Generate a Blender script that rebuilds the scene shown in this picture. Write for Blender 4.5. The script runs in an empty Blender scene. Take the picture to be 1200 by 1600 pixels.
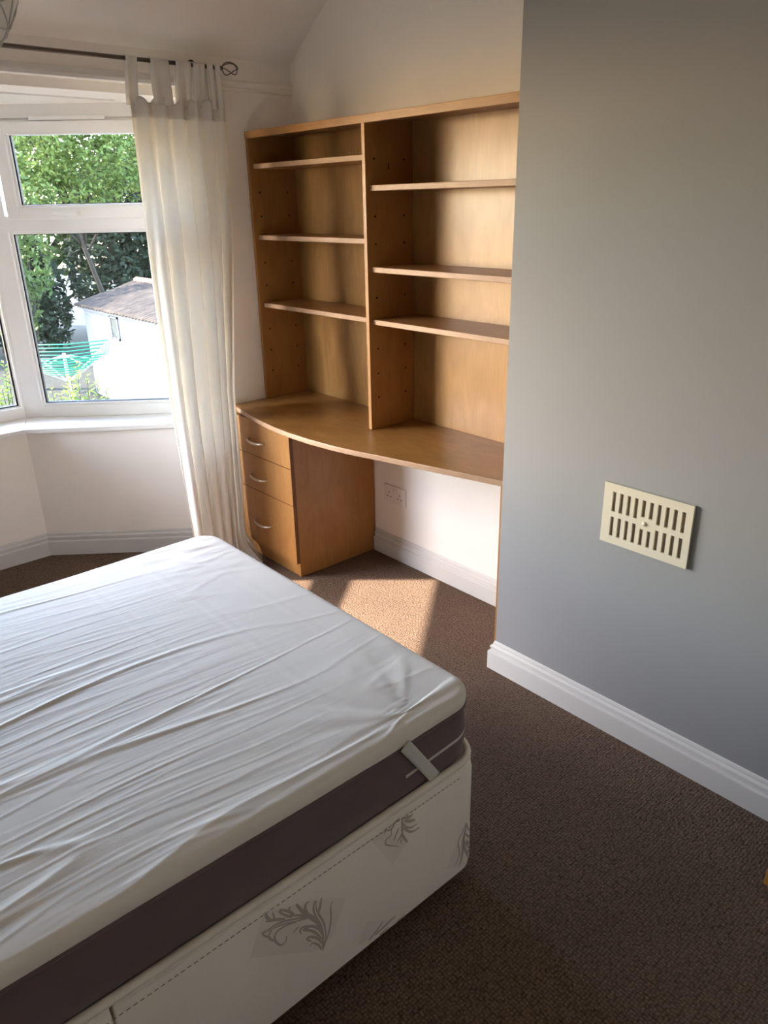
import bpy, bmesh, math, random
from mathutils import Vector, Matrix, noise

random.seed(7)
S = bpy.context.scene
COL = S.collection
PI = math.pi

# ------------------------------------------------------------------ camera
M = [[0.749095, -0.265463, 0.606949], [-0.662193, -0.273884, 0.697487], [-0.018924, -0.924401, -0.380953]]
cam_d = bpy.data.cameras.new('camera')
cam_d.sensor_fit = 'VERTICAL'
cam_d.sensor_height = 24.0
cam_d.sensor_width = 18.0
cam_d.lens = 1176.8955 / 1600 * 24.0
cam_d.clip_start = 0.02
cam_d.clip_end = 300
cam = bpy.data.objects.new('camera', cam_d)
COL.objects.link(cam)
mw = Matrix.Identity(4)
for r in range(3):
    mw[r][0] = M[r][0]; mw[r][1] = -M[r][1]; mw[r][2] = -M[r][2]
mw[2][3] = 1.6
cam.matrix_world = mw
S.camera = cam

# ------------------------------------------------------------------ sky, sun, exposure
SUN_TRAVEL = Vector((0.73, -0.68, -0.77)).normalized()
world = bpy.data.worlds.new('world')
S.world = world
world.use_nodes = True
wn = world.node_tree
bg = wn.nodes['Background']
sky = wn.nodes.new('ShaderNodeTexSky')
sky.sky_type = 'NISHITA'
sky.sun_disc = False
sky.sun_elevation = math.radians(37.7)
sky.sun_rotation = math.atan2(-SUN_TRAVEL.x, -SUN_TRAVEL.y)
sky.air_density = 1.0
sky.dust_density = 0.9
sky.ozone_density = 1.1
wn.links.new(sky.outputs[0], bg.inputs[0])
bg.inputs[1].default_value = 1.25
sun_d = bpy.data.lights.new('sun', 'SUN')
sun_d.energy = 9.0
sun_d.angle = math.radians(0.6)
sun_d.color = (1.0, 0.90, 0.77)
sun = bpy.data.objects.new('sun', sun_d)
COL.objects.link(sun)
sun.rotation_euler = SUN_TRAVEL.to_track_quat('-Z', 'Y').to_euler()
sun.location = (-6, 8, 8)
S.view_settings.view_transform = 'Standard'
S.view_settings.look = 'None'
S.view_settings.gamma = 1.0
S.view_settings.exposure = 2.1
S.view_settings.use_curve_mapping = False
S.cycles.max_bounces = 10
S.cycles.diffuse_bounces = 7
S.cycles.use_adaptive_sampling = True
S.cycles.adaptive_threshold = 0.03
S.cycles.transparent_max_bounces = 16
S.cycles.sample_clamp_indirect = 12.0

# ------------------------------------------------------------------ materials
def lin(c):
    out = []
    for v in c:
        v = v / 255.0
        out.append(v / 12.92 if v <= 0.04045 else ((v + 0.055) / 1.055) ** 2.4)
    return (out[0], out[1], out[2], 1.0)

MATS = {}
class NT:
    def __init__(self, name):
        self.m = bpy.data.materials.new(name)
        self.m.use_nodes = True
        self.t = self.m.node_tree
        self.b = self.t.nodes['Principled BSDF']
        self.out = self.t.nodes['Material Output']
        MATS[name] = self.m
    def n(self, typ, **kw):
        nd = self.t.nodes.new(typ)
        for k, v in kw.items():
            if isinstance(k, str) and hasattr(nd, k):
                setattr(nd, k, v)
        return nd
    def l(self, a, b):
        self.t.links.new(a, b)
    def coords(self, scale=(1, 1, 1), rot=(0, 0, 0)):
        tc = self.n('ShaderNodeTexCoord')
        mp = self.n('ShaderNodeMapping')
        mp.inputs['Scale'].default_value = scale
        mp.inputs['Rotation'].default_value = rot
        self.l(tc.outputs['Object'], mp.inputs['Vector'])
        return mp.outputs[0]
    def noise(self, vec, scale, detail=4, rough=0.5, dist=0.0):
        nd = self.n('ShaderNodeTexNoise')
        nd.inputs['Scale'].default_value = scale
        nd.inputs['Detail'].default_value = detail
        nd.inputs['Roughness'].default_value = rough
        nd.inputs['Distortion'].default_value = dist
        self.l(vec, nd.inputs['Vector'])
        return nd.outputs[0]
    def ramp(self, fac, stops):
        nd = self.n('ShaderNodeValToRGB')
        el = nd.color_ramp.elements
        while len(el) < len(stops):
            el.new(0.5)
        for e, (p, c) in zip(el, stops):
            e.position = p
            e.color = c
        self.l(fac, nd.inputs[0])
        return nd.outputs[0]
    def mix(self, fac, a, b, mode='MIX'):
        nd = self.n('ShaderNodeMix', data_type='RGBA', blend_type=mode)
        for sock, v in ((nd.inputs[0], fac), (nd.inputs[6], a), (nd.inputs[7], b)):
            if isinstance(v, (int, float, tuple)):
                sock.default_value = v
            else:
                self.l(v, sock)
        return nd.outputs[2]
    def bump(self, h, strength, dist):
        nd = self.n('ShaderNodeBump')
        nd.inputs['Strength'].default_value = strength
        nd.inputs['Distance'].default_value = dist
        self.l(h, nd.inputs['Height'])
        self.l(nd.outputs[0], self.b.inputs['Normal'])
        return nd
    def base(self, c, rough=0.5, spec=0.5, metal=0.0):
        if isinstance(c, tuple):
            self.b.inputs['Base Color'].default_value = c
        else:
            self.l(c, self.b.inputs['Base Color'])
        self.b.inputs['Roughness'].default_value = rough
        self.b.inputs['Specular IOR Level'].default_value = spec
        self.b.inputs['Metallic'].default_value = metal

def paint(name, c, rough=0.75, var=0.05, bump=0.15, scale=3.0):
    t = NT(name)
    v = t.coords()
    k = lin(c)
    dark = tuple(x * (1 - var) for x in k[:3]) + (1,)
    f = t.noise(v, scale, 5, 0.6)
    t.base(t.ramp(f, [(0.3, dark), (0.7, k)]), rough, 0.3)
    t.bump(t.noise(v, 90, 3, 0.6), bump, 0.002)
    return t

paint('wall_white', (243, 236, 226), 0.85)
paint('wall_grey', (147, 146, 145), 0.6, 0.04, 0.2)
paint('ceiling_white', (243, 237, 228), 0.9)
paint('gloss_white', (234, 231, 226), 0.35, 0.03, 0.05)
paint('skirting_white', (208, 205, 199), 0.35, 0.03, 0.05)
paint('pvc_white', (243, 241, 238), 0.28, 0.01, 0.0)
paint('plastic_cream', (212, 203, 180), 0.42, 0.04, 0.03)
paint('plastic_white', (232, 226, 222), 0.35, 0.02, 0.0)
paint('dark_rubber', (30, 30, 32), 0.6, 0.1, 0.1)
paint('hole_dark', (38, 22, 12), 0.8, 0.1, 0.0)
paint('vent_mesh', (150, 138, 118), 0.8, 0.35, 0.3, 400)
paint('paper', (236, 230, 218), 0.9, 0.03, 0.3, 20)
paint('black_plastic', (16, 15, 15), 0.5)

def wood(name, scale, dark, light, rough=0.38, fig=0.5):
    """veneer: fibres stretched along the axis with the small scale"""
    t = NT(name)
    v = t.coords(scale)
    v2 = t.coords(tuple(s ** 0.45 for s in scale))
    fine = t.noise(v, 9.0, 6, 0.65, 0.3)
    broad = t.noise(v2, 3.2, 5, 0.6, 1.3)
    c1 = t.ramp(fine, [(0.25, lin(dark)), (0.75, lin(light))])
    c2 = t.ramp(broad, [(0.3, lin(dark)), (0.68, lin(light))])
    c = t.mix(fig, c1, c2)
    t.base(c, rough, 0.45)
    t.bump(fine, 0.08, 0.001)
    return t
wood('wood_upright', (16, 16, 1.0), (136, 91, 46), (170, 122, 68))
wood('wood_back', (16, 16, 0.9), (132, 93, 49), (174, 133, 80), 0.33, 0.6)
wood('wood_across', (18, 1.0, 18), (134, 92, 50), (170, 125, 75), 0.36)
wood('wood_top', (14, 1.6, 14), (118, 80, 38), (160, 117, 63), 0.34, 0.65)
wood('wood_edge', (20, 2, 20), (150, 116, 88), (182, 150, 122), 0.5)
wood('wood_edge_dark', (20, 20, 2), (92, 54, 26), (116, 72, 38), 0.5)
wood('wood_amber', (16, 1.0, 16), (160, 106, 44), (196, 140, 66), 0.4)

# carpet: short loop pile
t = NT('carpet')
v = t.coords()
lp = t.n('ShaderNodeTexVoronoi'); lp.inputs['Scale'].default_value = 120
lp.inputs['Randomness'].default_value = 0.45
t.l(v, lp.inputs['Vector'])
big = t.noise(v, 2.2, 4, 0.6)
mid = t.noise(v, 210, 3, 0.7)
c_a = t.ramp(lp.outputs['Distance'], [(0.0, lin((142, 124, 108))), (0.4, lin((110, 92, 78))), (0.8, lin((34, 26, 21)))])
c_b = t.ramp(mid, [(0.3, lin((72, 59, 49))), (0.7, lin((138, 119, 103)))])
c_c = t.ramp(big, [(0.3, (0.78, 0.75, 0.73, 1)), (0.7, (0.96, 0.92, 0.90, 1))])
t.base(t.mix(1.0, t.mix(0.4, c_a, c_b), c_c, 'MULTIPLY'), 0.95, 0.1)
t.bump(lp.outputs['Distance'], 0.9, -0.004)

# fabrics
def fabric(name, c, rough=0.9, weave=700, bump=0.25, var=0.06, sheen=0.0):
    t = NT(name)
    v = t.coords()
    f = t.noise(v, 6, 4, 0.6)
    k = lin(c)
    t.base(t.ramp(f, [(0.3, tuple(x * (1 - var) for x in k[:3]) + (1,)), (0.7, k)]), rough, 0.2)
    t.bump(t.noise(v, weave, 2, 0.6), bump, 0.001)
    t.b.inputs['Sheen Weight'].default_value = sheen
    return t
fabric('sheet_white', (218, 212, 203), 0.8, 500, 0.15, 0.03)
fabric('mattress_cream', (226, 218, 204), 0.85, 500, 0.2)
fabric('mattress_border', (104, 85, 87), 0.85, 350, 0.4, 0.12, 0.25)
fabric('divan_damask', (236, 228, 218), 0.72, 600, 0.2, 0.04)
fabric('print_taupe', (178, 168, 156), 0.8, 600, 0.2, 0.05)
fabric('print_pale', (227, 219, 209), 0.8, 600, 0.2, 0.03)
fabric('elastic_grey', (198, 194, 186), 0.8, 300, 0.3, 0.04)
fabric('thread_grey', (150, 142, 128), 0.8)

t = NT('curtain_cotton')
v = t.coords()
k = t.ramp(t.noise(v, 8, 3, 0.6), [(0.3, lin((236, 233, 227))), (0.7, lin((244, 242, 237)))])
t.base(k, 0.9, 0.1)
t.bump(t.noise(v, 500, 2, 0.6), 0.2, 0.001)
tr = t.n('ShaderNodeBsdfTranslucent'); tr.inputs[0].default_value = lin((244, 240, 232))
ms = t.n('ShaderNodeMixShader'); ms.inputs[0].default_value = 0.38
t.l(t.b.outputs[0], ms.inputs[1]); t.l(tr.outputs[0], ms.inputs[2]); t.l(ms.outputs[0], t.out.inputs[0])

t = NT('metal_brushed'); t.base(lin((214, 204, 186)), 0.28, 0.5, 1.0)
t.bump(t.noise(t.coords((1, 1, 40)), 60), 0.05, 0.0005)
t = NT('metal_pewter'); t.base(lin((112, 104, 96)), 0.42, 0.5, 0.85)
t.bump(t.noise(t.coords(), 120), 0.05, 0.0005)
t = NT('mirror_glass'); t.base(lin((225, 230, 228)), 0.02, 0.5, 1.0)
t.bump(t.noise(t.coords(), 2), 0.01, 0.0003)
t = NT('glass_edge'); t.base(lin((172, 184, 178)), 0.2, 0.5); t.bump(t.noise(t.coords(), 60), 0.05, 0.001)

t = NT('window_glass')
tp = t.n('ShaderNodeBsdfTransparent')
dirt = t.ramp(t.noise(t.coords(), 3.5, 5, 0.6), [(0.3, (0.95, 0.935, 0.93, 1)), (0.75, (0.99, 0.975, 0.97, 1))])
t.l(dirt, tp.inputs[0])
gl = t.n('ShaderNodeBsdfGlossy'); gl.inputs['Roughness'].default_value = 0.01
fr = t.n('ShaderNodeFresnel'); fr.inputs[0].default_value = 1.4
ms = t.n('ShaderNodeMixShader')
t.l(fr.outputs[0], ms.inputs[0]); t.l(tp.outputs[0], ms.inputs[1]); t.l(gl.outputs[0], ms.inputs[2])
t.l(ms.outputs[0], t.out.inputs[0])

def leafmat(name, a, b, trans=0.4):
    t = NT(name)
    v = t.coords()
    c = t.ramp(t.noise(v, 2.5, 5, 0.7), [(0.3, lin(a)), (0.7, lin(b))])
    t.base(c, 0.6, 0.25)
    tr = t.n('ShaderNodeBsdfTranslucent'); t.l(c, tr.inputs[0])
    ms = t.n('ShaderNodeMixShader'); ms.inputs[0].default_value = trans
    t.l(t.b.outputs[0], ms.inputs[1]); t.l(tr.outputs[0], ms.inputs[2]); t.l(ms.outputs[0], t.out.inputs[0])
leafmat('leaf_bright', (56, 74, 32), (104, 122, 62))
leafmat('leaf_mid', (42, 58, 30), (80, 98, 50))
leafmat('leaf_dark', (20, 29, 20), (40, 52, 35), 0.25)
leafmat('leaf_shrub', (80, 104, 42), (134, 154, 74))
paint('bark', (48, 43, 36), 0.95, 0.4, 0.9, 12)
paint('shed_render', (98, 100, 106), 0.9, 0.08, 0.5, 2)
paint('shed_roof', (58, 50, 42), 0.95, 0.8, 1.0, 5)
paint('shed_ridge', (150, 92, 78), 0.95, 0.3, 0.8, 9)
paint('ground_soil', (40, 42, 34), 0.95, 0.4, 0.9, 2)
paint('line_green', (22, 104, 74), 0.5, 0.1, 0.0)
paint('pole_white', (150, 156, 158), 0.4, 0.05, 0.0)
paint('shed_glass', (70, 74, 72), 0.2, 0.3, 0.0, 5)

# ------------------------------------------------------------------ mesh helpers
class MB:
    """collects geometry in world coordinates"""
    def __init__(self):
        self.v = []; self.f = []; self.mi = []
    def add(self, vs, fs, mi=0):
        o = len(self.v)
        self.v += [tuple(p) for p in vs]
        self.f += [tuple(o + i for i in f) for f in fs]
        self.mi += [mi] * len(fs)
        return self
    def box(self, x0, x1, y0, y1, z0, z1, b=0.0, mi=0):
        return self.fbox(lambda p: p, x0, x1, y0, y1, z0, z1, b, mi)
    def fbox(self, fn, x0, x1, y0, y1, z0, z1, b=0.0, mi=0):
        if b <= 0:
            vs = [fn((x, y, z)) for z in (z0, z1) for y in (y0, y1) for x in (x0, x1)]
            return self.add(vs, [(0, 2, 3, 1), (4, 5, 7, 6), (0, 1, 5, 4), (2, 6, 7, 3), (0, 4, 6, 2), (1, 3, 7, 5)], mi)
        bm = bmesh.new()
        bmesh.ops.create_cube(bm, size=1.0)
        for v in bm.verts:
            v.co = Vector((x0 if v.co.x < 0 else x1, y0 if v.co.y < 0 else y1, z0 if v.co.z < 0 else z1))
        bmesh.ops.bevel(bm, geom=list(bm.edges), offset=b, segments=2, profile=0.6, affect='EDGES')
        bm.verts.index_update()
        self.add([fn(tuple(v.co)) for v in bm.verts], [tuple(v.index for v in f.verts) for f in bm.faces], mi)
        bm.free()
        return self
    def prism(self, poly, z0, z1, mi=0):
        n = len(poly)
        area = sum(poly[i][0] * poly[(i + 1) % n][1] - poly[(i + 1) % n][0] * poly[i][1] for i in range(n))
        if area < 0:
            poly = poly[::-1]
        vs = [(x, y, z0) for x, y in poly] + [(x, y, z1) for x, y in poly]
        fs = [tuple(range(n - 1, -1, -1)), tuple(range(n, 2 * n))]
        fs += [(i, (i + 1) % n, n + (i + 1) % n, n + i) for i in range(n)]
        return self.add(vs, fs, mi)
    def tube(self, pts, r, n=8, mi=0, cap=True):
        pts = [Vector(p) for p in pts]
        rr = r if isinstance(r, (list, tuple)) else [r] * len(pts)
        vs = []; fs = []
        up = Vector((0, 0, 1))
        prev = None
        for i, p in enumerate(pts):
            a = pts[max(i - 1, 0)]; b = pts[min(i + 1, len(pts) - 1)]
            t_ = (b - a).normalized()
            if prev is None:
                ref = up if abs(t_.z) < 0.9 else Vector((1, 0, 0))
                x = t_.cross(ref).normalized()
            else:
                x = (prev - t_ * prev.dot(t_)).normalized()
            prev = x
            y = t_.cross(x)
            for k in range(n):
                a_ = 2 * PI * k / n
                vs.append(p + (x * math.cos(a_) + y * math.sin(a_)) * rr[i])
        for i in range(len(pts) - 1):
            for k in range(n):
                fs.append((i * n + k, i * n + (k + 1) % n, (i + 1) * n + (k + 1) % n, (i + 1) * n + k))
        if cap:
            fs.append(tuple(range(n - 1, -1, -1)))
            fs.append(tuple((len(pts) - 1) * n + k for k in range(n)))
        return self.add(vs, fs, mi)
    def sweep(self, prof, path, side):
        """profile (offset from the wall, z) along a plan polyline; side = +1: the profile grows to the left"""
        n = len(path); pn = len(prof)
        P = [Vector(p) for p in path]
        vs = []
        for i in range(n):
            ds = []
            if i > 0: ds.append((P[i] - P[i - 1]).normalized())
            if i < n - 1: ds.append((P[i + 1] - P[i]).normalized())
            ns = [Vector((-d.y, d.x)) * side for d in ds]
            if len(ns) == 2:
                m = (ns[0] + ns[1]); m = m / m.dot(ns[0])
            else:
                m = ns[0]
            for (o, z) in prof:
                q = P[i] + m * o
                vs.append((q.x, q.y, z))
        fs = []
        for i in range(n - 1):
            for k in range(pn):
                a, b = i * pn + k, i * pn + (k + 1) % pn
                q = (a, b, b + pn, a + pn)
                fs.append(q if side < 0 else q[::-1])
        fs.append(tuple(range(pn)) if side > 0 else tuple(range(pn - 1, -1, -1)))
        e = tuple((n - 1) * pn + k for k in range(pn))
        fs.append(e[::-1] if side > 0 else e)
        return self.add(vs, fs)
    def grid(self, fn, nu, nv, closed_u=False, mi=0):
        vs = [fn(i / nu, j / nv) for j in range(nv + 1) for i in range(nu + (0 if closed_u else 1))]
        w = nu + (0 if closed_u else 1)
        fs = []
        for j in range(nv):
            for i in range(nu):
                i2 = (i + 1) % w
                fs.append((j * w + i, j * w + i2, (j + 1) * w + i2, (j + 1) * w + i))
        return self.add(vs, fs, mi)
    def build(self, name, mats, parent=None, smooth=False, angle=None):
        me = bpy.data.meshes.new(name)
        off = Vector((0, 0, 0))
        if parent is not None:
            off = world_loc(parent)
        elif self.v:
            xs = [p[0] for p in self.v]; ys = [p[1] for p in self.v]; zs = [p[2] for p in self.v]
            off = Vector(((min(xs) + max(xs)) / 2, (min(ys) + max(ys)) / 2, min(zs)))
        me.from_pydata([(p[0] - off.x, p[1] - off.y, p[2] - off.z) for p in self.v], [], self.f)
        if isinstance(mats, str): mats = [mats]
        for m in mats: me.materials.append(MATS[m])
        if len(mats) > 1:
            me.polygons.foreach_set('material_index', self.mi)
        if smooth:
            me.polygons.foreach_set('use_smooth', [True] * len(me.polygons))
            if angle: me.set_sharp_from_angle(angle=math.radians(angle))
        me.update()
        ob = bpy.data.objects.new(name, me)
        COL.objects.link(ob)
        if parent is not None:
            ob.parent = parent
        else:
            ob.location = off
        return ob

def world_loc(o):
    p = Vector(o.location)
    while o.parent is not None:
        o = o.parent
        p = p + Vector(o.location)
    return p

def thing(name, loc, label, cat, group=None):
    o = bpy.data.objects.new(name, None)
    o.empty_display_size = 0.1
    COL.objects.link(o)
    o.location = loc
    return tag(o, label, cat, group)
def tag(o, label, cat, group=None, kind=None):
    o['label'] = label
    if cat: o['category'] = cat
    if group: o['group'] = group
    if kind: o['kind'] = kind
    return o
def struct(o, label, cat):
    o['label'] = label; o['category'] = cat; o['kind'] = 'structure'
    return o
def part(o, label=None, kind=None):
    if label: o['label'] = label
    if kind: o['kind'] = kind
    return o

# ------------------------------------------------------------------ room dimensions
XG, YC = 1.846, 1.516          # grey chimney breast face and its corner
XB, YW = 2.21, 3.107           # alcove back wall, window wall
XL, YB = -0.98, -0.78          # walls out of view
HC, HP = 2.60, 2.16            # flat ceiling, foot of the slope
YS = YW - (HC - HP) / math.tan(math.radians(34))
dR = Vector((0.78, -0.6258, 0)).normalized()
A_R = Vector((0.987, 3.682, 0)); A_L = Vector((0.55, 3.682, 0))
kx = dR.x / -dR.y
E_R = Vector((A_R.x + (A_R.y - YW) * kx, YW, 0)); E_L = Vector((A_L.x - (A_L.y - YW) * kx, YW, 0))
nR = Vector((-dR.y, dR.x, 0)); nL = Vector((-nR.x, nR.y, 0))
def bay_path(o):
    """plan of the bay at distance o outside the inner face: left end, left corner, right corner, right end"""
    sh = o * (1 - nR.y) / nR.x
    cr = Vector((A_R.x + sh, A_R.y + o, 0)); cl = Vector((A_L.x - sh, A_L.y + o, 0))
    er = E_R + nR * o; el = E_L + nL * o
    return [(el.x, el.y), (cl.x, cl.y), (cr.x, cr.y), (er.x, er.y)]
def bay_ext(o, e):
    p = bay_path(o)
    return [(p[0][0] - dR.x * e, p[0][1] + dR.y * e), p[1], p[2], (p[3][0] + dR.x * e, p[3][1] + dR.y * e)]

# floor
inner = bay_path(0.0)
o1 = bay_path(0.1)
fl = MB().prism([(XL - .1, YB - .1), (XB + .1, YB - .1), (XB + .1, YW + .05), (E_R.x + .1, YW + .05), o1[2], o1[1], (E_L.x - .1, YW + .05), (XL - .1, YW + .05)], -0.12, 0.0)
struct(fl.build('floor', 'carpet'), 'brown loop pile carpet covering the bedroom floor', 'floor')
# walls
struct(MB().box(XG, XB + .15, YB - .1, YC, 0, HC + .05).build('wall_right', 'wall_grey'), 'grey painted chimney breast wall with a cream vent', 'wall')
struct(MB().box(XB, XB + .15, YC, YW + .3, 0, HC + .05).build('wall_alcove', 'wall_white'), 'white wall at the back of the alcove behind the bookcase', 'wall')
struct(MB().box(XL - .15, XL, YB - .1, YW + .3, 0, HC + .05).build('wall_left', 'wall_white'), 'white wall at the head end of the bed', 'wall')
struct(MB().box(XL - .1, XB + .15, YB - .15, YB, 0, HC + .05).build('wall_back', 'wall_white'), 'white wall behind the camera', 'wall')
oe = bay_ext(0.30, .12)
fw = MB()
fw.prism([(E_R.x, YW), (XB, YW), (XB, YW + .35), oe[3]], 0, HP + .3)
fw.prism([(E_L.x, YW), (XL, YW), (XL, YW + .35), oe[0]], 0, HP + .3)
fw.box(E_L.x, E_R.x, YW, YW + .07, 2.045, HP + .3)
struct(fw.build('wall_front', 'wall_white'), 'white window wall around the bay opening', 'wall')
# bay walls under the sills
po = bay_path(0.28)
for nm, i, lb in (('wall_bay_left', 0, 'white low wall under the left bay window'), ('wall_bay_front', 1, 'white low wall under the front bay window'), ('wall_bay_right', 2, 'white low wall under the right bay window beside the curtain')):
    q = [inner[i], inner[i + 1], po[i + 1], po[i]]
    struct(MB().prism(q, 0, 0.628).build(nm, 'wall_white'), lb, 'wall')
# bay ceiling and slab above
bc = MB().prism([(E_L.x - .05, YW + .07), oe[0], bay_path(.34)[1], bay_path(.34)[2], oe[3], (E_R.x + .05, YW + .07)], 2.01, 2.16)
struct(bc.build('ceiling_bay', 'ceiling_white'), 'white boarded ceiling of the bay window', 'ceiling')
# ceilings
sl = math.tan(math.radians(34))
cs = MB()
y0, z0 = YW + .4, HP - .4 * sl
pr = [(YW + .01, HP - .01 * sl), (YS, HC), (YS, HC + .15), (YW + .01, HP + .2)]
vs = [(x, y, z) for x in (XL - .1, XB + .1) for (y, z) in pr]
cs.add(vs, [(0, 1, 2, 3), (7, 6, 5, 4), (0, 4, 5, 1), (1, 5, 6, 2), (2, 6, 7, 3), (3, 7, 4, 0)])
struct(cs.build('ceiling_slope', 'ceiling_white'), 'white sloping ceiling above the bay window', 'ceiling')
struct(MB().box(XL - .1, XB + .1, YB - .1, YS, HC, HC + .15).build('ceiling', 'ceiling_white'), 'flat white bedroom ceiling', 'ceiling')

# skirting boards
SK = [(0, 0), (.020, 0), (.020, .070), (.0185, .0735), (.0115, .0745), (.0105, .083), (.0145, .087), (.0140, .094), (.0095, .0985), (.0060, .0995), (.0060, .106), (.0035, .112), (0, .114)]
struct(MB().sweep(SK, [(XG, YB), (XG, YC), (XG + .012, YC)], 1).build('baseboard_right', 'skirting_white'), 'white moulded skirting along the grey chimney breast', 'baseboard')
struct(MB().sweep(SK, [(XB, YC + .022), (XB, 2.598)], 1).build('baseboard_alcove', 'skirting_white'), 'white moulded skirting under the desk', 'baseboard')
struct(MB().sweep(SK, [(XL, YW), (E_L.x, YW), inner[1], inner[2], (E_R.x, YW), (1.72, YW)], -1).build('baseboard_bay', 'skirting_white'), 'white moulded skirting around the bay', 'baseboard')
# picture rail on the wall right of the curtain, edge trim of the bay header
RAIL = [(0, 2.040), (.006, 2.042), (.010, 2.050), (.006, 2.056), (.012, 2.066), (.014, 2.074), (.008, 2.080), (0, 2.082)]
struct(MB().sweep(RAIL, [(1.80, YW), (XB, YW)], -1).build('trim_1', 'wall_white'), 'painted picture rail stub between the curtain and the alcove corner', 'trim')
HT = [(0, 2.040), (.016, 2.040), (.018, 2.052), (.012, 2.060), (.004, 2.074), (0, 2.076)]
struct(MB().sweep(HT, [(E_L.x, YW), (E_R.x, YW)], -1).build('trim_2', 'gloss_white'), 'white moulding along the lower edge of the bay header', 'trim')
struct(MB().box(E_L.x + .2, E_R.x - .2, YW + .26, YW + .275, 2.004, 2.012).build('trim_3', 'gloss_white'), 'thin white batten across the bay ceiling', 'trim')

# window boards, one to each side of the bay, mitred
pi_, pw = bay_path(-0.032), bay_path(0.20)
for i, nm, lb in ((0, 'sill_1', 'white window board of the left bay window'), (1, 'sill_2', 'white window board of the front bay window'), (2, 'sill_3', 'white window board below the right bay window beside the curtain')):
    a = list(pi_[i]); b = list(pi_[i + 1])
    if i == 0: a = list(bay_path(0)[0])
    if i == 2: b = list(bay_path(0)[3])
    q = [tuple(a), tuple(b), pw[i + 1], pw[i]]
    o = MB().prism(q, 0.629, 0.652).build('window_' + nm, 'gloss_white')
    m = o.modifiers.new('bevel', 'BEVEL'); m.width = .004; m.segments = 2
    struct(o, lb, 'window sill')

# ------------------------------------------------------------------ windows
def make_window(idx, O, d, n, W, label, j=.098, vent=True, ztr=1.509):
    root = bpy.data.objects.new('window_%d' % idx, None)
    COL.objects.link(root); root.location = O
    struct(root, label, 'window')
    def fn(p):                                   # (u, o, z): o grows outwards
        return (O.x + d.x * p[0] + n.x * p[1], O.y + d.y * p[0] + n.y * p[1], p[2])
    g = 0.012
    zb, zt = 0.652, 1.957
    fr = MB()
    B = .004
    i0 = j - .008
    zh = 1.925 if vent else 1.932
    zs = 1.572 if vent else 1.576
    fr.fbox(fn, g, j, -.035, .035, zb, zt, B)
    fr.fbox(fn, W - j, W - g, -.035, .035, zb, zt, B)
    fr.fbox(fn, i0, W - i0, -.035, .035, zb, .706, B)
    fr.fbox(fn, i0, W - i0, -.035, .035, zh, zt, B)
    fr.fbox(fn, i0, W - i0, -.035, .035, ztr - .003, zs, B)
    fr.build('frame', 'pvc_white', root)
    def ring(u0, u1, z0, z1, w, oa, ob, b=.003):
        m = MB()
        m.fbox(fn, u0, u0 + w, oa, ob, z0, z1, b); m.fbox(fn, u1 - w, u1, oa, ob, z0, z1, b)
        m.fbox(fn, u0 + w * .9, u1 - w * .9, oa, ob, z0, z0 + w, b); m.fbox(fn, u0 + w * .9, u1 - w * .9, oa, ob, z1 - w, z1, b)
        return m
    def glaze(parent, u0, z0, z1, o, k):
        ring(u0 - .003, W - u0 + .003, z0, z1, .015 * k, o - .02, o + .02).build('glazing_bead', 'pvc_white', parent)
        q = .011 * k
        ring(u0 + q, W - u0 - q, z0 + q, z1 - q, .007, o - .009, o + .012, 0).build('gasket', 'dark_rubber', parent)
        MB().fbox(fn, u0 + q - .003, W - u0 - q + .003, o - .002, o + .002, z0 + q - .003, z1 - q + .003).build('pane', 'window_glass', parent)
    glaze(root, j, .703, ztr, 0, 1.0 if vent else .5)
    if vent:
        sash = ring(.118, W - .118, 1.556, 1.945, .052, -.056, .0, .006).build('sash', 'pvc_white', root)
        glaze(sash, .169, 1.601, 1.923, -.022, 1.0)
        uc = .39
        h = MB()
        h.fbox(fn, uc - .012, uc + .05, -.070, -.054, 1.566, 1.590, .004)
        h.fbox(fn, uc - .07, uc + .035, -.084, -.070, 1.571, 1.586, .005)
        h.build('handle', 'pvc_white', sash)
        tv = MB()
        tv.fbox(fn, .28, .60, -.052, -.034, 1.947, 1.965, .004)
        tv.build('trickle_vent', 'pvc_white', root)
    else:
        glaze(root, j, 1.573, 1.934, 0, .5)
    hs = MB().fbox(fn, g, W - g, -.045, .08, 1.957, 2.03)
    hs.build('head', 'gloss_white', root)
    return root
OW = .22
pwn = bay_path(OW)
C_R = Vector((pwn[2][0], pwn[2][1], 0)); C_L = Vector((pwn[1][0], pwn[1][1], 0))
WR = 1.0
WF = (C_R - C_L).length
nF = Vector((0, 1, 0))
make_window(1, C_R, dR, nR, WR, 'white plastic bay window with trees beyond, partly behind the curtain')
make_window(2, C_L, Vector((1, 0, 0)), nF, WF, 'white front bay window at the left edge of the photo', .024, False)
dL = Vector((-dR.x, dR.y, 0))
make_window(3, C_L, dL, nL, WR, 'white left bay window outside the photo', .100, False, 1.488)
# corner posts between the windows
for nm, Cc, dA, nA, lb in (('trim_4', C_R, dR, nR, 'white corner post between the front and right bay windows'), ('trim_5', C_L, dL, nL, 'white corner post between the front and left bay windows')):
    sgn = 1 if nm == 'trim_4' else -1
    a = Cc + Vector((-sgn * .02, -.030, 0)); b = Cc + dA * .02 - nA * .030
    c = Cc + dA * .02 + nA * .05; e = Cc + Vector((-sgn * .02, .05, 0))
    struct(MB().prism([(a.x, a.y), (b.x, b.y), (c.x, c.y), (Cc.x + sgn * .02, Cc.y + .06), (e.x, e.y)], .652, 2.02).build(nm, 'pvc_white'), lb, 'trim')
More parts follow.
